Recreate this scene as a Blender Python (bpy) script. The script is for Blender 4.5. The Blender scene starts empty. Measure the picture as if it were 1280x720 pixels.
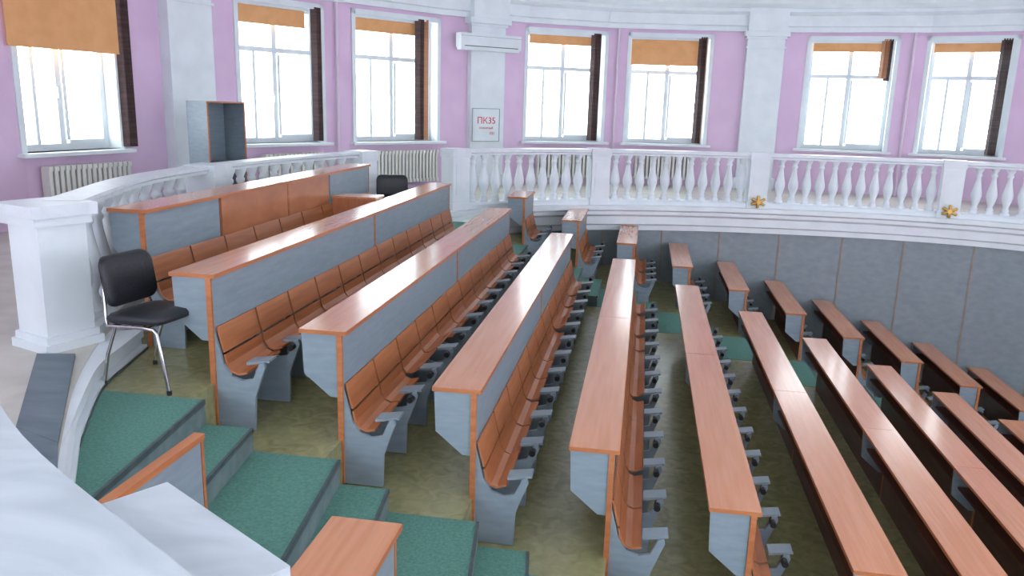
import bpy, math, random
from mathutils import Vector, Matrix
random.seed(4)
ZC=6.5   # eye height above world zero; all z below are relative to the eye and lifted by ZC
sc=bpy.context.scene
sc.view_settings.view_transform='Standard'
sc.view_settings.look='None'

# ---------------------------------------------------------------- materials
def mat(name,col,rough=.5,col2=None,scale=(5,5,5),detail=4,lo=.35,hi=.65,bump=0,metal=0,coat=0,spec=None,dist=0):
    m=bpy.data.materials.new(name);m.use_nodes=True
    nt=m.node_tree;b=nt.nodes['Principled BSDF']
    b.inputs['Base Color'].default_value=(*col,1);b.inputs['Roughness'].default_value=rough;b.inputs['Metallic'].default_value=metal
    if coat: b.inputs['Coat Weight'].default_value=coat;b.inputs['Coat Roughness'].default_value=.14
    if spec is not None: b.inputs['Specular IOR Level'].default_value=spec
    g=nt.nodes.new('ShaderNodeNewGeometry');mp=nt.nodes.new('ShaderNodeMapping');mp.inputs['Scale'].default_value=scale
    n=nt.nodes.new('ShaderNodeTexNoise');n.inputs['Scale'].default_value=1;n.inputs['Detail'].default_value=detail;n.inputs['Distortion'].default_value=dist
    nt.links.new(g.outputs['Position'],mp.inputs[0]);nt.links.new(mp.outputs[0],n.inputs['Vector'])
    if col2:
        r=nt.nodes.new('ShaderNodeValToRGB');r.color_ramp.elements[0].position=lo;r.color_ramp.elements[1].position=hi
        r.color_ramp.elements[0].color=(*col,1);r.color_ramp.elements[1].color=(*col2,1)
        nt.links.new(n.outputs['Fac'],r.inputs[0]);nt.links.new(r.outputs[0],b.inputs['Base Color'])
    if bump:
        bp=nt.nodes.new('ShaderNodeBump');bp.inputs['Strength'].default_value=bump;bp.inputs['Distance'].default_value=.01
        nt.links.new(n.outputs['Fac'],bp.inputs['Height']);nt.links.new(bp.outputs[0],b.inputs['Normal'])
    return m
M={}
M['top']=mat('desk_wood',(.60,.225,.10),.24,(.67,.28,.135),(28,1.6,28),5,spec=.6,coat=.5)
M['edge']=mat('wood_edge',(.42,.14,.05),.4,(.52,.19,.07),(10,2,30),3)
M['seat']=mat('seat_ply',(.42,.15,.065),.33,(.52,.20,.09),(20,3,6),4)
M['gray']=mat('gray_laminate',(.22,.28,.32),.4,(.28,.345,.39),(7,5,26),6,.25,.75)
M['brown']=mat('brown_laminate',(.08,.03,.02),.4,(.13,.05,.03),(12,2,12),4)
M['black']=mat('black_plastic',(.012,.012,.014),.4,(.02,.02,.022),(20,20,20))
M['lino']=mat('linoleum',(.23,.225,.10),.25,(.36,.345,.17),(8,8,8),9,.30,.70,dist=1.3)
M['green']=mat('green_carpet',(.08,.22,.175),.9,(.125,.29,.235),(60,60,60),3,bump=.4)
M['riser']=mat('riser_gray',(.13,.19,.19),.6,(.18,.24,.24),(10,10,10))
M['nose']=mat('step_nosing',(.05,.075,.08),.5,(.08,.11,.115),(10,10,10))
M['white']=mat('white_paint',(.72,.78,.81),.45,(.78,.84,.87),(3,3,3))
M['marble']=mat('white_marble_paint',(.66,.72,.76),.4,(.74,.79,.83),(2.5,6,6),8,.3,.6,dist=1.0)
M['marble2']=mat('dimmed_white_marble',(.47,.53,.57),.45,(.60,.66,.70),(3,8,8),8,.3,.65,dist=1.0)  # same marble, colour darkened on the near rail to offset overbright light
M['pink']=mat('pink_plaster',(.71,.51,.70),.7,(.76,.56,.75),(2,2,2),5)
M['gfloor']=mat('gallery_lino',(.50,.48,.41),.35,(.60,.58,.51),(3,3,3),8,.35,.65,dist=.5)
M['slate']=mat('slate',(.07,.105,.135),.4,(.13,.17,.20),(3,9,4),8,.3,.7)
M['panelw']=mat('wall_panel',(.20,.25,.27),.5,(.26,.31,.33),(7,7,12),6,.25,.75)
M['strip']=mat('panel_strip',(.26,.20,.15),.5,(.32,.25,.19),(5,5,5))
M['blind']=mat('roller_blind',(.74,.37,.15),.8,(.82,.43,.19),(4,4,4))
M['slat']=mat('blind_slat',(.055,.03,.03),.7,(.10,.055,.05),(3,3,30))
M['slat2']=mat('blind_slat_orange',(.40,.19,.10),.7,(.45,.22,.12),(3,3,30))
M['rad']=mat('radiator_paint',(.72,.72,.66),.45,(.78,.78,.72),(5,5,5))
M['red']=mat('red_print',(.55,.02,.02),.5,(.6,.03,.03),(5,5,5))
M['gold']=mat('gold_paint',(.55,.33,.08),.35,(.65,.42,.12),(20,20,20),metal=.6)
M['chrome']=mat('chrome',(.6,.6,.62),.18,(.65,.65,.67),(5,5,5),metal=1)
M['leather']=mat('black_leather',(.010,.012,.016),.42,(.02,.022,.028),(70,70,70),bump=.3)
M['pipe']=mat('pipe_paint',(.70,.58,.69),.45,(.74,.62,.72),(5,5,5))
M['ceil']=mat('ceiling_paint',(.82,.85,.86),.7,(.86,.88,.9),(1,1,1))
def glassmat():
    m=bpy.data.materials.new('window_glass');m.use_nodes=True;nt=m.node_tree;nt.nodes.clear()
    o=nt.nodes.new('ShaderNodeOutputMaterial');mx=nt.nodes.new('ShaderNodeMixShader');t=nt.nodes.new('ShaderNodeBsdfTransparent');g=nt.nodes.new('ShaderNodeBsdfGlossy')
    g.inputs['Roughness'].default_value=.05;mx.inputs[0].default_value=.05
    nt.links.new(t.outputs[0],mx.inputs[1]);nt.links.new(g.outputs[0],mx.inputs[2]);nt.links.new(mx.outputs[0],o.inputs[0]);return m
M['glass']=glassmat()

# ---------------------------------------------------------------- mesh builder
class B:
    def __init__(s): s.v=[];s.f=[];s.m=[];s.mats=[];s.sm=[]
    def mi(s,k):
        if k not in s.mats: s.mats.append(k)
        return s.mats.index(k)
    def add(s,vs,fs,k,smooth=False):
        o=len(s.v);s.v+= [tuple(v) for v in vs]
        for f in fs: s.f.append([o+i for i in f]);s.m.append(s.mi(k));s.sm.append(smooth)
    def box(s,x0,x1,y0,y1,z0,z1,k):
        vs=[(x0,y0,z0),(x1,y0,z0),(x1,y1,z0),(x0,y1,z0),(x0,y0,z1),(x1,y0,z1),(x1,y1,z1),(x0,y1,z1)]
        s.add(vs,[(3,2,1,0),(4,5,6,7),(0,1,5,4),(1,2,6,5),(2,3,7,6),(3,0,4,7)],k)
    def obox(s,c,ux,half,z0,z1,k):
        ux=Vector(ux).normalized();uy=Vector((-ux.y,ux.x));c=Vector(c)
        q=[c-ux*half[0]-uy*half[1],c+ux*half[0]-uy*half[1],c+ux*half[0]+uy*half[1],c-ux*half[0]+uy*half[1]]
        s.zprism([tuple(p) for p in q],z0,z1,k)
    def zprism(s,poly,z0,z1,k,kside=None):
        n=len(poly)
        a=sum(poly[i][0]*poly[(i+1)%n][1]-poly[(i+1)%n][0]*poly[i][1] for i in range(n))
        if a<0: poly=poly[::-1]
        vs=[(x,y,z0) for x,y in poly]+[(x,y,z1) for x,y in poly]
        s.add(vs,[list(range(n))[::-1]],kside or k);s.add(vs,[list(range(n,2*n))],k)
        s.add(vs,[(i,(i+1)%n,n+(i+1)%n,n+i) for i in range(n)],kside or k)
    def yprism(s,poly,y0,y1,k,kedge=None):
        n=len(poly)
        a=sum(poly[i][0]*poly[(i+1)%n][1]-poly[(i+1)%n][0]*poly[i][1] for i in range(n))
        if a<0: poly=poly[::-1]
        vs=[(x,y0,z) for x,z in poly]+[(x,y1,z) for x,z in poly]
        s.add(vs,[list(range(n)),list(range(n,2*n))[::-1]],k)
        s.add(vs,[((i+1)%n,i,n+i,n+(i+1)%n) for i in range(n)],kedge or k)
    def lathe(s,c,prof,k,seg=12,smooth=True):
        vs=[];fs=[];n=len(prof)
        for r,z in prof:
            for j in range(seg):
                a=2*math.pi*j/seg;vs.append((c[0]+r*math.cos(a),c[1]+r*math.sin(a),z))
        for i in range(n-1):
            for j in range(seg):
                fs.append((i*seg+j,i*seg+(j+1)%seg,(i+1)*seg+(j+1)%seg,(i+1)*seg+j))
        s.add(vs,fs,k,smooth)
        s.add(vs[:seg],[list(range(seg))[::-1]],k);s.add(vs[-seg:],[list(range(seg))],k)
    def tube(s,pts,r,k,seg=8,closed=False):
        pts=[Vector(p) for p in pts];vs=[];fs=[];n=len(pts);up=None
        for i,p in enumerate(pts):
            d=(pts[min(i+1,n-1)]-pts[max(i-1,0)]).normalized()
            if up is None: up=d.orthogonal().normalized()
            up=(up-d*up.dot(d)).normalized();w=d.cross(up)
            for j in range(seg):
                a=2*math.pi*j/seg;vs.append(p+up*r*math.cos(a)+w*r*math.sin(a))
        for i in range(n-1):
            for j in range(seg): fs.append((i*seg+j,i*seg+(j+1)%seg,(i+1)*seg+(j+1)%seg,(i+1)*seg+j))
        s.add(vs,fs,k,True);s.add(vs[:seg],[list(range(seg))[::-1]],k);s.add(vs[-seg:],[list(range(seg))],k)
    def sweep(s,path,prof,k,close=False):
        n=len(prof);vs=[];fs=[]
        for p,nm in path:
            for o,z in prof: vs.append((p.x+nm.x*o,p.y+nm.y*o,z))
        for i in range(len(path)-1):
            for j in range(n if close else n-1):
                a=i*n+j;b=i*n+(j+1)%n;fs.append((a,b,b+n,a+n))
        s.add(vs,fs,k)
        if close: s.add(vs[:n],[list(range(n))],k);s.add(vs[-n:],[list(range(n))],k)
    def obj(s,name,loc=(0,0,0),parent=None,bevel=0,fix=True):
        me=bpy.data.meshes.new(name);me.from_pydata([(x-loc[0],y-loc[1],z-loc[2]) for x,y,z in s.v],[],s.f)
        for k in s.mats: me.materials.append(M[k])
        for p,mi,sm in zip(me.polygons,s.m,s.sm): p.material_index=mi;p.use_smooth=sm
        me.update()
        o=bpy.data.objects.new(name,me);bpy.context.collection.objects.link(o)
        o.location=(loc[0],loc[1],loc[2]+ZC)
        if parent: o.parent=parent;o.location=loc
        if bevel:
            b=o.modifiers.new('bevel','BEVEL');b.width=bevel;b.segments=2;b.limit_method='ANGLE'
        return o
def inst(o,loc):
    q=bpy.data.objects.new(o.name.split('.')[0],o.data);bpy.context.collection.objects.link(q);q.location=(loc[0],loc[1],loc[2]+ZC)
    return q

# ---------------------------------------------------------------- plan curves
def catmull(P,step=.12):
    P=[Vector(p) for p in P];Q=[P[0]*2-P[1]]+P+[P[-1]*2-P[-2]];out=[]
    for i in range(1,len(Q)-2):
        a,b,c,d=Q[i-1:i+3];n=max(2,int((c-b).length/step))
        for t in range(n):
            t/=n;out.append(.5*((2*b)+(-a+c)*t+(2*a-5*b+4*c-d)*t*t+(-a+3*b-3*c+d)*t**3))
    out.append(P[-1]);return out
RING=[(2.2,-.1),(1.0,.35),(.0,.72),(-.70,1.10),(-1.40,1.58),(-2.1,2.35),(-2.83,3.36),(-3.35,4.15),(-3.75,4.9),(-4.02,5.6),(-4.35,6.6),(-4.47,7.7),(-4.4,9.2),(-4.1,10.6),(-3.7,11.8),(-3.05,12.85),(-2.2,13.7),(-.98,14.5),(.65,15.0),(2.2,15.22),(3.9,15.27),(5.2,15.12),(6.3,14.8),(7.6,14.1),(9.2,12.6),(10.2,11.2)]
rp=catmull(RING)
def norms(pts):
    r=[]
    for i,p in enumerate(pts):
        d=(pts[min(i+1,len(pts)-1)]-pts[max(i-1,0)]).normalized();r.append((p,Vector((d.y,-d.x))))
    return r
ring=norms(rp)
def near_i(p):
    p=Vector(p);return min(range(len(rp)),key=lambda i:(rp[i]-p).length)
def sub(a,b): return ring[near_i(a):near_i(b)+1]
def ring_y(x):
    xs=[p for p in rp if p.y>9]
    for a,b in zip(xs,xs[1:]):
        if a.x<=x<=b.x: return a.y+(b.y-a.y)*(x-a.x)/(b.x-a.x)
    return xs[-1].y if x>0 else 12.6
GZ=-1.75

# ---------------------------------------------------------------- rows
X0=-.3575;DX=.9;H0=2.1158;DZ=.3225
rx=lambda i:X0+DX*i
rz=lambda i:-(H0+DZ*i)
shell=[(.292,-.37),(.315,-.47),(.335,-.545)]
shell2=[(.338,-.56),(.352,-.63),(.385,-.68),(.435,-.70),(.50,-.685)]
def thick(pts,t):
    out=[]
    for i,p in enumerate(pts):
        a=Vector(pts[max(i-1,0)]);b=Vector(pts[min(i+1,len(pts)-1)]);d=(b-a).normalized();n=Vector((-d.y,d.x))
        out.append((p[0]+n.x*t,p[1]+n.y*t))
    return list(pts)+out[::-1]
support=[(.288,-.40),(.315,-.50),(.345,-.62),(.40,-.70),(.48,-.725),(.555,-.705),(.60,-.60),(.635,-.585),(.645,-.62),(.60,-.74),(.565,-.84),(.555,-1.075),(.288,-1.075)]
def row(L,nseat,panels=None,desktop=True,seats=True,brown=True):
    b=B();T=.028
    cut=[0,L] if L<4 else [0,L*.5,L]
    for a,c in zip(cut,cut[1:]):
        if desktop:
            b.box(0,.318,a+.003,c-.003,-T,0,'top')
            b.box(-.002,.320,a+.001,a+.0035,-T,-.001,'edge')
            b.box(.3165,.3205,a+.004,c-.004,-T,-.001,'edge');b.box(-.0025,.0015,a+.004,c-.004,-T,-.001,'edge')
        else: b.box(.25,.30,a+.003,c-.003,-T,0,'edge')
        segs=panels if panels else [(a,c,'gray')]
        for (p,q,k) in segs:
            p=max(p,a);q=min(q,c)
            if q<=p: continue
            b.box(.266,.288,p+.022,q-.022,-1.08,-T,k)
            if brown: b.box(.258,.2655,p+.022,q-.022,-1.08,-T-.01,'brown')
        b.box(.256,.292,a+.002,a+.021,-1.08,-T-.001,'edge')
        b.box(.256,.292,c-.021,c-.002,-1.08,-T-.001,'edge')
        if desktop and brown: b.box(.05,.257,a+.05,c-.05,-.215,-.195,'brown')
    ends=[.03,L-.03]+([L*.5] if L>4 else [])
    if desktop:
        br=[(.008,-T-.001),(.02,-.31),(.20,-.46),(.256,-.46),(.256,-T-.001)]
        for y in ends: b.yprism(br,y-.012,y+.012,'gray')
    if seats:
        w=(L-.06)/nseat
        for j in range(nseat+1):
            y=.03+w*j;b.yprism(support,y-.012,y+.012,'gray')
            if 0<j:
                b.tube([(.60,y-.075,-.63),(.60,y-.02,-.63)],.024,'black',10)
                b.tube([(.60,y+.012,-.63),(.60,y+.03,-.63)],.018,'black',8)
            if j<nseat:
                b.yprism([(.50,-.60),(.66,-.575),(.665,-.59),(.50,-.62)],y+.012,y+.13,'gray')
        for j in range(nseat):
            y0=.03+w*j+.014;y1=.03+w*(j+1)-.014
            b.yprism(thick(shell,.014),y0,y1,'seat','edge')
            up=random.choice([0,0,.05,.12,.2])
            s2=[(x,z+(x-.338)*up*2.5) for x,z in shell2]
            b.yprism(thick(s2,.014),y0,y1,'seat','edge')
            b.box(.30,.335,(y0+y1)/2-.15,(y0+y1)/2+.15,-.60,-.57,'gray')
    return b
YN=4.74;LN=6.60
proto=None
for i in range(-3,12):
    if i in(-3,-2,-1):
        o=row(LN,12).obj('lecture_bench_row',(0,0,0));o.location=(rx(i),YN,rz(i)+ZC)
    else:
        if proto is None: proto=row(LN,12).obj('lecture_bench_row');proto.location=(rx(i),YN,rz(i)+ZC)
        else: inst(proto,(rx(i),YN,rz(i)))
tb=row(5.0,9,panels=[(0,1.12,'gray'),(1.12,3.62,'seat'),(3.62,5.0,'gray')])
# small cross table between the two top rows
tb.box(.32,.86,3.60,3.92,-.30,-.275,'top');tb.box(.32,.86,3.62,3.64,-1.0,-.30,'seat')
o=tb.obj('lecture_bench_row');o.location=(-3.94,5.38,-.845+ZC)
for i in range(-2,11):
    y0=12.72;y1=min(ring_y(rx(i)+.1)-.03,15.3)
    if i==-2: y0=12.8;y1=ring_y(rx(i)+.2)-.12
    L=y1-y0
    if L<.4: L=.5
    o=row(L,max(1,round(L/.55))).obj('lecture_bench_row');o.location=(rx(i),y0,rz(i)+ZC)
for i,(y0,y1) in {-2:(2.15,3.07),-1:(1.75,3.05),0:(1.35,3.05),1:(1.1,3.05),2:(.8,3.05)}.items():
    o=row(y1-y0,max(1,round((y1-y0)/.55)),desktop=(i!=-2),seats=(i!=-2)).obj('lecture_bench_row')
    o.location=(rx(i),y0,rz(i)+ZC)

# ---------------------------------------------------------------- floors
fb=B();Lz=lambda i:rz(i)-1.08
for i in range(-4,12):
    xa=rx(i)+.277 if i>-4 else -4.3
    xb=rx(i+1)+.277
    if i==11: xb=14
    ye=ring_y(xb)+.0
    fb.box(xa,xb,4.45,11.45,Lz(i)-.45,Lz(i),'lino')
    if i>=-3: fb.box(xa,xb,12.65,ye if i<11 else 14.5,Lz(i)-.45,Lz(i),'lino')
    if i>=-2: fb.box(xa,xb,(.9 if i<0 else -.2),3.1,Lz(i)-.45,Lz(i),'lino')
fb.obj('floor')
st=B();sk=.13
for i in range(-4,12):
    for (a,c,s_) in ((3.1,4.45,sk),(11.45,12.65,0)):
        f=lambda x,y:(x+(c-y)*s_,y)
        xa=rx(i)+.277+.10 if i>-4 else (-3.9 if a<5 else -4.0);xb=rx(i+1)+.277+.10
        if i==-4 and a<5:
            poly=[(-3.9,4.45),(-2.68,4.45),(-2.68+.175,3.1),(-2.9,3.1)]
        elif i==11: continue
        else: poly=[f(xa,c),f(xb,c),f(xb,a),f(xa,a)]
        st.zprism(poly,Lz(i)-.4,Lz(i)+.004,'green','riser')
        if i>-4:
            p2=[f(xa,c-.002),f(xa+.32,c-.002),f(xa+.32,a+.002),f(xa,a+.002)]
            st.zprism(p2,Lz(i),Lz(i)+DZ/2,'green','riser')
            q=xa+.32
            st.zprism([f(q-.012,c-.003),f(q+.008,c-.003),f(q+.008,a),f(q-.012,a)],Lz(i)+DZ/2-.025,Lz(i)+DZ/2+.004,'nose')
        q=xb
        st.zprism([f(q-.012,c-.003),f(q+.008,c-.003),f(q+.008,a),f(q-.012,a)],Lz(i)-.025,Lz(i)+.008,'nose')
st.obj('carpeted_stair')

# ---------------------------------------------------------------- outer wall
WIN=[((-7.84,9.21),(-7.52,10.72)),((-6.76,12.83),(-5.91,14.33)),((-5.48,14.82),(-4.29,16.45)),((-2.68,17.9),(-1.02,18.77)),((-.49,18.89),(1.31,19.16)),((3.42,19.2),(5.17,18.9)),((5.79,18.83),(7.25,18.21))]
SZ,TZ=-.80,1.58
ET=1.70
pts=[(-6.6,1.5),(-7.5,4.2),(-7.95,7.0)];isw=[0,0,0]
for a,b_ in WIN: pts+=[a,b_];isw+=[1,0]
pts+=[(9.0,17.1),(11.0,15.2),(12.5,12.6)];isw+=[0,0,0]
wb=B();WTOP=3.6
def seg(a,b_):
    a=Vector(a);b_=Vector(b_);d=(b_-a).normalized();return a,b_,d,Vector((d.y,-d.x))
for k in range(len(pts)-1):
    a,b_,d,n=seg(pts[k],pts[k+1]);o1=a-n*.35;o2=b_-n*.35
    P=[tuple(a),tuple(b_),tuple(o2),tuple(o1)]
    if isw[k]:
        wb.zprism(P,GZ-.1,SZ,'pink');wb.zprism(P,TZ,WTOP,'pink')
    else: wb.zprism(P,GZ-.1,WTOP,'pink')
wb.obj('wall_outer')
wpath=norms([Vector(p) for p in pts])
eb=B()
eb.sweep(wpath,[(-.05,ET),(.10,ET),(.10,ET+.10),(.14,ET+.12),(.14,ET+.34),(.26,ET+.40),(.26,ET+.47),(.42,ET+.55),(.50,ET+.66),(.50,ET+.72),(.56,ET+.74),(.56,WTOP),(-.05,WTOP)],'white')
eb.obj('trim_1')
cl=B();cl.zprism([(-9,-5),(14,-5),(15,8),(14,14),(11,17),(7,20),(2,21),(-3,19.5),(-7,16),(-9,11)],WTOP,WTOP+.1,'ceil');cl.obj('ceiling')
# rear half of the rotunda (behind the photographer) unseen, added to cut rear light; window openings widened to brighten the hall
rw=B();rpts=[(12.5,12.6),(13.2,10),(13.4,7),(12.7,4),(11.3,1.2),(9,-1.4),(6.2,-3.2),(3,-4.2),(-.3,-3.9),(-3.2,-2.7),(-5.4,-.7),(-6.6,1.5)]
for k in range(len(rpts)-1):
    a,b_,d,n=seg(rpts[k],rpts[k+1]);W=(b_-a).length
    cuts=[(0,.16,0),(.16,.84,1),(.84,1,0)]
    zb=-7.2 if a.x>3 else GZ-.1
    for u0,u1,wn in cuts:
        p0=a+d*W*u0;p1=a+d*W*u1;P=[tuple(p0),tuple(p1),tuple(p1-n*.3),tuple(p0-n*.3)]
        if wn:
            rw.zprism(P,zb,SZ,'pink');rw.zprism(P,TZ+.3,WTOP,'pink')
            m=(p0+p1)/2;rw.obox(tuple(m-n*.2),tuple(d),(.05,.04),SZ,TZ+.3,'white');m2=m-n*.2;rw.obox(tuple(m2),tuple(d),(W*.34,.04),.75,.83,'white')
        else: rw.zprism(P,zb,WTOP,'pink')
rw.obj('wall_rear')
# windows
def window(n,a,b_,shade,slats,sh_u=(.04,.86),sh_o=0):
    a,b_,d,nm=seg(a,b_);W=(b_-a).length;w=B()
    def pb(u0,u1,z0,z1,o0,o1,k):
        q=[a+d*u0+nm*o0,a+d*u1+nm*o0,a+d*u1+nm*o1,a+d*u0+nm*o1];w.zprism([tuple(p) for p in q],z0,z1,k)
    pb(0,.03,SZ,TZ,-.36,.012,'white');pb(W-.03,W,SZ,TZ,-.36,.012,'white');pb(0,W,TZ-.03,TZ,-.36,.012,'white')
    pb(-.05,.03,SZ,TZ+.05,.0,.03,'white');pb(W-.03,W+.05,SZ,TZ+.05,.0,.03,'white');pb(-.05,W+.05,TZ-.03,TZ+.05,.0,.03,'white')
    pb(-.12,W+.12,SZ-.05,SZ,-.3,.16,'white')
    o=(-.28,-.21)
    pb(.03,.11,SZ,TZ-.03,*o,'white');pb(W-.11,W-.03,SZ,TZ-.03,*o,'white');pb(.11,W-.11,SZ,SZ+.09,*o,'white');pb(.11,W-.11,TZ-.12,TZ-.03,*o,'white')
    zt=SZ+1.55
    pb(.11,W-.11,zt,zt+.08,*o,'white')
    pb(W*.5-.045,W*.5+.045,SZ+.09,TZ-.12,*o,'white')
    pb(W*.26-.025,W*.26+.025,SZ+.09,zt,-.27,-.215,'white')
    pb(W*.5+.045,W*.5+.09,SZ+.14,zt-.03,-.2,-.185,'white')
    pb(W*.5+.09,W-.11,SZ+.09,SZ+.14,-.27,-.2,'white')
    pb(W*.47,W*.5-.05,-.1,.04,-.20,-.17,'white')
    pb(.11,W-.11,SZ+.09,TZ-.12,-.25,-.245,'glass')
    u0,u1=sh_u[0]*W,sh_u[1]*W
    pb(u0,u1,TZ-.09,TZ-.01,-.16+sh_o,-.06+sh_o,'white')
    pb(u0+.02,u1-.02,TZ-shade,TZ-.06,-.125+sh_o,-.118+sh_o,'blind');pb(u0+.02,u1-.02,TZ-shade-.02,TZ-shade,-.13+sh_o,-.11+sh_o,'blind')
    for (u,wd,k,zb) in slats:
        m=max(1,int(wd/.045))
        for j in range(m):
            uu=u*W+j*.045
            c=a+d*uu+nm*.06
            dd=(d*.5+nm*.86).normalized()
            w.obox(tuple(c),tuple(dd),(.06,.004),zb,TZ-.02,k)
    pb(0,W,TZ-.05,TZ-.01,.035,.075,'white')
    w.obj('window_%d'%n,(a.x,a.y,0))
S=SZ+.03
window(1,*WIN[0],1.04,[(1.02,.20,'slat',S)],(-.10,1.02),.20)
window(2,*WIN[1],.36,[(.88,.16,'slat',S)])
window(3,*WIN[2],.30,[(.72,.14,'slat',S),(.82,.05,'slat2',S)])
window(4,*WIN[3],.26,[(.82,.20,'slat',S)])
window(5,*WIN[4],.62,[(.86,.14,'slat',S),(.92,.05,'slat2',S)],(.02,.88))
window(6,*WIN[5],.25,[(.84,.14,'slat2',.75),(.90,.09,'slat',.7)])
window(7,*WIN[6],.25,[(.84,.22,'slat',S)])
def pilaster(n,k,t0,t1,dep=.16):
    a,b_,d,nm=seg(pts[k],pts[k+1]);W=(b_-a).length;w=B()
    def pb(u0,u1,z0,z1,o1,kk='white'):
        q=[a+d*u0-nm*.02,a+d*u1-nm*.02,a+d*u1+nm*o1,a+d*u0+nm*o1];w.zprism([tuple(p) for p in q],z0,z1,kk)
    u0,u1=t0*W,t1*W
    pb(u0,u1,GZ,ET,dep)
    pb(u0-.05,u1+.05,GZ,GZ+.25,dep+.05);pb(u0-.03,u1+.03,ET-.36,ET-.32,dep+.03);pb(u0-.03,u1+.03,ET-.16,ET-.11,dep+.04);pb(u0-.08,u1+.08,ET-.11,ET,dep+.10)
    pb(u0-.02,u1+.02,ET,WTOP,dep+.12)
    w.obj('trim_%d'%n,(a.x,a.y,0));return a,d,nm,W
pilaster(2,4,.34,.70,.22)
P2=pilaster(3,8,.32,.70)
pilaster(4,12,.36,.74)
pilaster(5,16,.55,.95)
a,d,nm,W=P2
ac=B();c=a+d*W*.48
def R(c,d,nm,u0,u1,z0,z1,o0,o1,k,bb):
    q=[c+d*u0+nm*o0,c+d*u1+nm*o0,c+d*u1+nm*o1,c+d*u0+nm*o1];bb.zprism([tuple(p) for p in q],z0,z1,k)
D=-.29
R(c,d,nm,-.72,.72,1.37+D,1.66+D,.17,.40,'white',ac);R(c,d,nm,-.70,.70,1.33+D,1.37+D,.18,.36,'white',ac);R(c,d,nm,-.64,.64,1.40+D,1.415+D,.40,.405,'nose',ac);R(c,d,nm,-.72,.72,1.60+D,1.605+D,.40,.403,'riser',ac)
ac.obj('air_conditioner',(c.x,c.y,1.2),bevel=.01)
fbx=B();R(c,d,nm,-.33,.33,-.80,-.12,.165,.22,'white',fbx);R(c,d,nm,-.30,.30,-.77,-.15,.22,.235,'white',fbx)
for (u0,u1,z0,z1) in ((-.33,.33,-.125,-.115),(-.33,.33,-.805,-.795),(-.335,-.325,-.80,-.12),(.325,.335,-.80,-.12)): R(c,d,nm,u0,u1,z0,z1,.218,.226,'riser',fbx)
fo=fbx.obj('fire_hydrant_cabinet',(c.x,c.y,0))
ang=math.atan2(d.y,d.x)
def text(s_,u,z,size,k,parent):
    cu=bpy.data.curves.new('label','FONT');cu.body=s_;cu.size=size;cu.extrude=.002;cu.align_x='CENTER';cu.materials.append(M[k])
    t=bpy.data.objects.new('label',cu);bpy.context.collection.objects.link(t);t.parent=parent
    p=c+d*u+nm*.238;t.location=(p.x-c.x,p.y-c.y,z);t.rotation_euler=(math.pi/2,0,ang)
text('ПК35',0,-.43,.19,'red',fo);text('ПОЖАРНЫЙ',0,-.54,.055,'red',fo);text('101',.14,-.66,.09,'red',fo)
def radiator(k,t0,t1,z0=-1.60,z1=-.97):
    a,b_,d,nm=seg(*WIN[k]);W=(b_-a).length;w=B();n=int((t1-t0)*W/.085)
    for j in range(n):
        c=a+d*(t0*W+.085*j)+nm*.12
        w.obox(tuple(c),tuple(nm),(.07,.018),z0+.03,z1-.03,'rad')
        w.obox(tuple(c+nm*.03),tuple(nm),(.075,.033),z1-.06,z1,'rad');w.obox(tuple(c+nm*.03),tuple(nm),(.075,.033),z0,z0+.06,'rad')
        w.obox(tuple(c+nm*.075),tuple(d),(.027,.012),z0+.02,z1-.02,'rad')
    e=a+d*(t0*W)+nm*.12;f_=a+d*(t0*W+.085*n)+nm*.12
    w.tube([(e.x,e.y,z1-.03),(f_.x,f_.y,z1-.03)],.02,'rad');w.tube([(e.x,e.y,z0+.03),(f_.x,f_.y,z0+.03)],.02,'rad')
    for q in (e,f_): w.tube([(q.x,q.y,z0+.03),(q.x,q.y,GZ)],.015,'rad')
    w.obj('radiator',(a.x,a.y,0),bevel=.006)
radiator(0,.12,1.05);radiator(1,.2,.95);radiator(2,.2,1.0);radiator(3,.15,.9);radiator(4,.15,.9)
for k,t in ((6,.42),(10,.5),(14,.5),(2,.4)):
    a,b_,d,nm=seg(pts[k],pts[k+1]);p=a+(b_-a)*t+nm*.07;w=B()
    w.tube([(p.x,p.y,GZ),(p.x,p.y,ET)],.028,'pipe')
    for z in(-1.2,.3,1.5): w.tube([(p.x,p.y,z),(p.x-nm.x*.06,p.y-nm.y*.06,z)],.012,'pipe')
    w.obj('heating_pipe',(p.x,p.y,0))

# ---------------------------------------------------------------- gallery floor
gout=catmull([(4,-4.5),(0,-4.6),(-3.5,-3.4),(-6.2,-.5),(-7.1,2.5),(-7.8,5.5),(-8.0,8.0),(-7.65,10.5),(-6.8,13),(-5.3,15.3),(-3,17.8),(0,19.1),(2.5,19.4),(5.2,19.0),(7.3,18.3),(9.1,17.1),(11.1,15.2),(12.6,12.6)])
def resamp(P,n):
    L=[0]
    for a,b_ in zip(P,P[1:]): L.append(L[-1]+(b_-a).length)
    out=[];j=0
    for i in range(n):
        t=L[-1]*i/(n-1)
        while j<len(L)-2 and L[j+1]<t: j+=1
        out.append(P[j]+(P[j+1]-P[j])*((t-L[j])/max(1e-9,L[j+1]-L[j])))
    return out
A=rp[::2];gb=B();C=[];go=resamp(gout,400);jl=0
for p in A:
    j=min(range(jl,len(go)),key=lambda q:(go[q]-p).length);jl=j;C.append(go[j])
C[0]=go[0]
vs=[];fs=[]
for p,q in zip(A,C): vs+=[(p.x,p.y,GZ),(q.x,q.y,GZ),(p.x,p.y,GZ-.12),(q.x,q.y,GZ-.12)]
for i in range(len(A)-1):
    a=4*i;fs+=[(a,a+1,a+5,a+4),(a+2,a+6,a+7,a+3),(a,a+4,a+6,a+2)]
gb.add(vs,fs,'gfloor')
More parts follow.
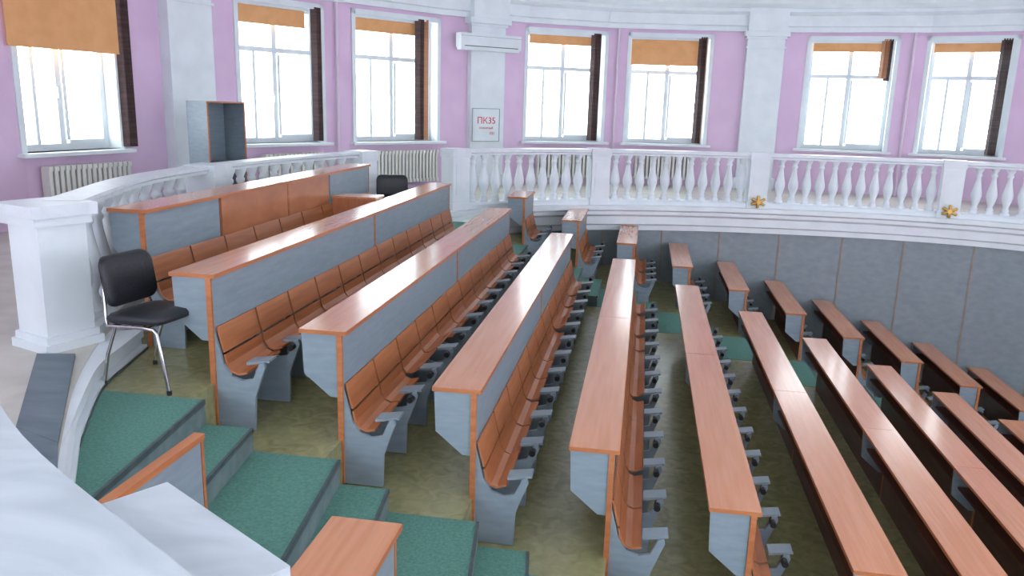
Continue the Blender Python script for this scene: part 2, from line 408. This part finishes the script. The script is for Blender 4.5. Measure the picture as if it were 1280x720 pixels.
gb.box(-3.2,1.8,-4.4,-.4,GZ-.1,GZ-.002,'gfloor')
gb.obj('gallery_floor')
rb=B()
rb.sweep(sub((-1.40,1.58),(-4.47,7.7)),[(-.02,GZ-.001),(.03,GZ-.01),(.05,GZ-.05),(.03,GZ-.08),(.03,GZ-.12),(.06,GZ-.125),(.06,GZ-.5)],'white')
cv=catmull([(-2.80,3.30),(-2.90,3.50),(-3.16,3.95),(-3.45,4.5),(-3.58,4.95),(-3.68,5.33)],.08)
cin=[(-3.98,5.2),(-3.80,4.95),(-2.85,3.33)]
def off(pl,o): return [tuple(p+n_*o) for p,n_ in norms(pl)]
rb.zprism(off(cv,0)+cin,GZ-.06,GZ-.004,'white')
rb.zprism(off(cv,-.02)+cin,GZ-.13,GZ-.05,'white')
rb.zprism(off(cv,.02)+cin,GZ-.40,GZ-.12,'white')
rb.zprism(off(cv,.028)+cin,Lz(-4),Lz(-4)+.016,'nose')
rb.obj('trim_6')
sb=B();sb.zprism([(-3.95,4.56),(-3.71,4.62),(-2.83,3.34),(-3.17,3.46)],GZ-.001,GZ+.022,'slate');sb.zprism([(-2.83,3.34),(-3.17,3.46),(-2.6,2.6),(-2.3,2.66)],GZ-.001,GZ+.02,'slate');sb.obj('slate_step')
far=sub((-3.2,12.6),(10.2,11.2))
cb=B();cb.sweep(far,[(-.15,GZ+.005),(.16,GZ+.005),(.16,GZ-.07),(.11,GZ-.10),(.11,GZ-.16),(.05,GZ-.20),(.05,GZ-.34),(.0,GZ-.37),(.0,GZ-.46),(-.12,GZ-.46)],'white')
p,n_=far[0];cb.obj('trim_7')
pw=B();pw.sweep(far,[(-.06,GZ-.3),(-.06,-7.2),(-.3,-7.2),(-.3,GZ-.3)],'panelw',True)
acc=0;last=far[0][0]
for p,n_ in far:
    acc+=(p-last).length;last=p
    if acc>1.02:
        acc=0;w=p+n_*(-.055);pw.obox(tuple(w),(-n_.y,n_.x),(.014,.008),-7.2,GZ-.36,'strip')
pw.obj('wall_gallery_front')

# ---------------------------------------------------------------- balustrade
BT=-.755
bal=[(.075,0),(.075,.035),(.05,.05),(.062,.075),(.045,.10),(.04,.12),(.07,.20),(.088,.27),(.085,.32),(.062,.41),(.042,.50),(.036,.56),(.05,.575),(.05,.60),(.036,.615),(.06,.66),(.07,.68),(.07,.70)]
def balustrade(path,off,peds,spacing=.235,top=BT,width=.15,km='marble',th=.10):
    b=B();base=GZ
    b.sweep(path,[(off-.14,base),(off+.14,base),(off+.14,base+.07),(off+.11,base+.10),(off-.11,base+.10),(off-.14,base+.07)],'white',True)
    b.sweep(path,[(off-width+.03,top-th),(off+width-.03,top-th),(off+width-.03,top-th+.03),(off+width,top-th+.045),(off+width,top),(off-width,top),(off-width,top-th+.045),(off-width+.03,top-th+.03)],km,True)
    hb=(top-th)-(base+.10);prof=[(r,base+.10+z*hb/.70) for r,z in bal]
    P=[Vector(q) for q in peds]
    C=[p+n_*off for p,n_ in path]
    Ltot=sum((b_-a).length for a,b_ in zip(C,C[1:]))
    for c in resamp(C,int(Ltot/spacing)+1):
        if all((c-q).length>.27 for q in P): b.lathe(c,prof,'white',12)
    for q in P:
        i=min(range(len(path)),key=lambda i:(path[i][0]+path[i][1]*off-q).length);n_=path[i][1];c=path[i][0]+n_*off
        t=(-n_.y,n_.x)
        b.obox(c,t,(.17,.165),base,top-.10,'white');b.obox(c,t,(.19,.185),base,base+.12,'white');b.obox(c,t,(.185,.18),top-.13,top+.012,'marble')
        b.obox(c,t,(.11,.172),base+.25,top-.22,'white')
    return b
pf=sub((-3.02,12.88),(10.2,11.2))
balustrade(pf,-.14,[(-3.02,12.98),(-.85,14.7),(2.05,15.35),(5.35,15.25),(8.3,13.8)]).obj('balustrade')
pl=sub((-3.80,5.0),(-3.86,11.4))
ep=balustrade(pl,-.17,[(-4.6,8.0),(-4.05,11.3)],width=.125,th=.075,top=BT+.015)
c=(-4.02,4.86);t=(.35,.94)
ep.obox(c,t,(.17,.17),GZ,BT-.05,'white');ep.obox(c,t,(.21,.21),GZ,GZ+.06,'white');ep.obox(c,t,(.19,.19),GZ+.06,GZ+.11,'white');ep.obox(c,t,(.20,.20),BT-.13,BT-.07,'white');ep.obox(c,t,(.23,.23),BT-.07,BT+.012,'marble')
ep.obj('balustrade')
pn=sub((1.4,.2),(-1.42,1.6))
nb=balustrade(pn,-.315,[],top=-.70,width=.25,km='marble2',th=.12)
c=Vector((-.835,.99));t=(.85,-.53)
nb.obox(c,t,(.17,.21),GZ,-.78,'white');nb.obox(c,t,(.21,.25),-.79,-.74,'marble2');nb.obox(c,t,(.21,.25),GZ,GZ+.12,'white')
nb.obj('balustrade')
for q in ((2.05,15.35),(5.35,15.25)):
    i=min(range(len(ring)),key=lambda i:(ring[i][0]-Vector(q)).length);n_=ring[i][1];c=ring[i][0]+n_*.09;t=Vector((-n_.y,n_.x));w=B();z0=GZ+.13
    for k in range(6):
        an=math.pi*2*k/6+.5;r=.13
        e=Vector((c.x,c.y,z0))+Vector((t.x*math.cos(an)*r,t.y*math.cos(an)*r,math.sin(an)*r*.8))
        mid=(Vector((c.x,c.y,z0))+e)/2+Vector((n_.x,n_.y,0))*.03
        w.tube([(c.x,c.y,z0),tuple(mid),tuple(e)],.028,'gold',6)
    w.tube([(c.x,c.y,z0),(c.x+n_.x*.06,c.y+n_.y*.06,z0)],.04,'gold',8)
    w.obj('gilt_ornament',(c.x,c.y,z0))

# ---------------------------------------------------------------- cabinet
cw=B();x0,x1,y0,y1=-.30,.30,-.27,.27;zt=1.66
for q in((x0,x0+.02),(x1-.02,x1)): cw.box(q[0],q[1],y0,y1,0,zt,'gray');cw.box(q[0]-.001,q[1]+.001,y0-.004,y0,0,zt,'edge')
cw.box(x0,x1,y1-.01,y1,0,zt,'gray')
for z in(.06,.42,.80,zt-.001): cw.box(x0+.02,x1-.02,y0,y1-.01,z-.02,z,'gray');cw.box(x0+.02,x1-.02,y0-.004,y0,z-.02,z,'edge')
o=cw.obj('open_cabinet');o.location=(-6.17,11.0,GZ+ZC);o.rotation_euler=(0,0,math.radians(60))

# ---------------------------------------------------------------- chairs
def rrect(w,h,r,n=5):
    out=[]
    for cx,cy,a0 in((w-r,h-r,0),(-w+r,h-r,90),(-w+r,-h+r,180),(w-r,-h+r,270)):
        for k in range(n+1):
            a=math.radians(a0+90*k/n);out.append((cx+r*math.cos(a),cy+r*math.sin(a)))
    return out
def chair(name,loc,rot):
    b=B()
    pr=rrect(.225,.235,.07);n=len(pr)
    vs=[];rings=[(.90,.435),(1,.45),(1,.475),(.93,.495),(.6,.505)]
    for s_,z in rings: vs+=[(x*s_+.0,y*s_,z+ (x*.05)) for x,y in pr]
    fs=[(i*n+j,i*n+(j+1)%n,(i+1)*n+(j+1)%n,(i+1)*n+j) for i in range(len(rings)-1) for j in range(n)]
    b.add(vs,fs,'leather',True);b.add(vs[:n],[list(range(n))[::-1]],'leather');b.add(vs[-n:],[list(range(n))],'leather',True)
    pr=rrect(.225,.165,.075);vs=[];rings=[(.92,-.025),(1,-.012),(1,.014),(.93,.03),(.55,.036)]
    for s_,o_ in rings:
        for y,z in pr:
            yy=y*s_;zz=z*s_;vs.append((-.235-.16*zz*1+o_+yy*yy*.7,yy,.69+zz))
    fs=[(i*n+j,i*n+(j+1)%n,(i+1)*n+(j+1)%n,(i+1)*n+j) for i in range(len(rings)-1) for j in range(n)]
    b.add(vs,fs,'leather',True);b.add(vs[:n],[list(range(n))[::-1]],'leather');b.add(vs[-n:],[list(range(n))],'leather',True)
    for s_ in(-1,1):
        y=.235*s_
        b.tube([(.27,y,.012),(.24,y,.20),(.205,y,.40),(.18,y,.425),(.1,y,.43),(-.18,y,.415),(-.215,y*.9,.45),(-.235,y*.8,.56),(-.25,y*.75,.66)],.0115,'chrome')
        b.tube([(-.25,y,.012),(-.20,y,.22),(-.12,y,.415),(.02,y,.43)],.0115,'chrome')
        b.tube([(.27,y,0),(.27,y,.03)],.016,'black');b.tube([(-.25,y,0),(-.25,y,.03)],.016,'black')
    b.tube([(.12,-.235,.425),(.12,.235,.425)],.01,'chrome');b.tube([(-.15,-.235,.415),(-.15,.235,.415)],.01,'chrome')
    o=b.obj(name);o.location=(loc[0],loc[1],loc[2]+ZC);o.rotation_euler=(0,0,math.radians(rot))
chair('office_chair',(-3.17,4.74,Lz(-4)+.005),-8)
chair('office_chair',(-3.50,10.95,Lz(-4)+.001),-70)

# ---------------------------------------------------------------- light
w=bpy.data.worlds.new('world');sc.world=w;w.use_nodes=True
bg=w.node_tree.nodes['Background'];bg.inputs[0].default_value=(.84,.94,1,1);bg.inputs[1].default_value=7.4

# ---------------------------------------------------------------- camera
cam=bpy.data.cameras.new('camera');co=bpy.data.objects.new('camera',cam);bpy.context.collection.objects.link(co);sc.camera=co
f,p,r,yaw=1000,.2265,.0292,.1581
cam.sensor_width=36;cam.lens=36*f/1280;cam.clip_start=.05;cam.clip_end=200
fwd=Vector((-math.sin(yaw)*math.cos(p),math.cos(yaw)*math.cos(p),-math.sin(p)))
right=Vector((math.cos(yaw),math.sin(yaw),0));up=right.cross(fwd)
r2=right*math.cos(r)+up*math.sin(r);u2=-right*math.sin(r)+up*math.cos(r)
mw=Matrix((r2,u2,-fwd)).transposed().to_4x4();mw.translation=(0,0,ZC);co.matrix_world=mw
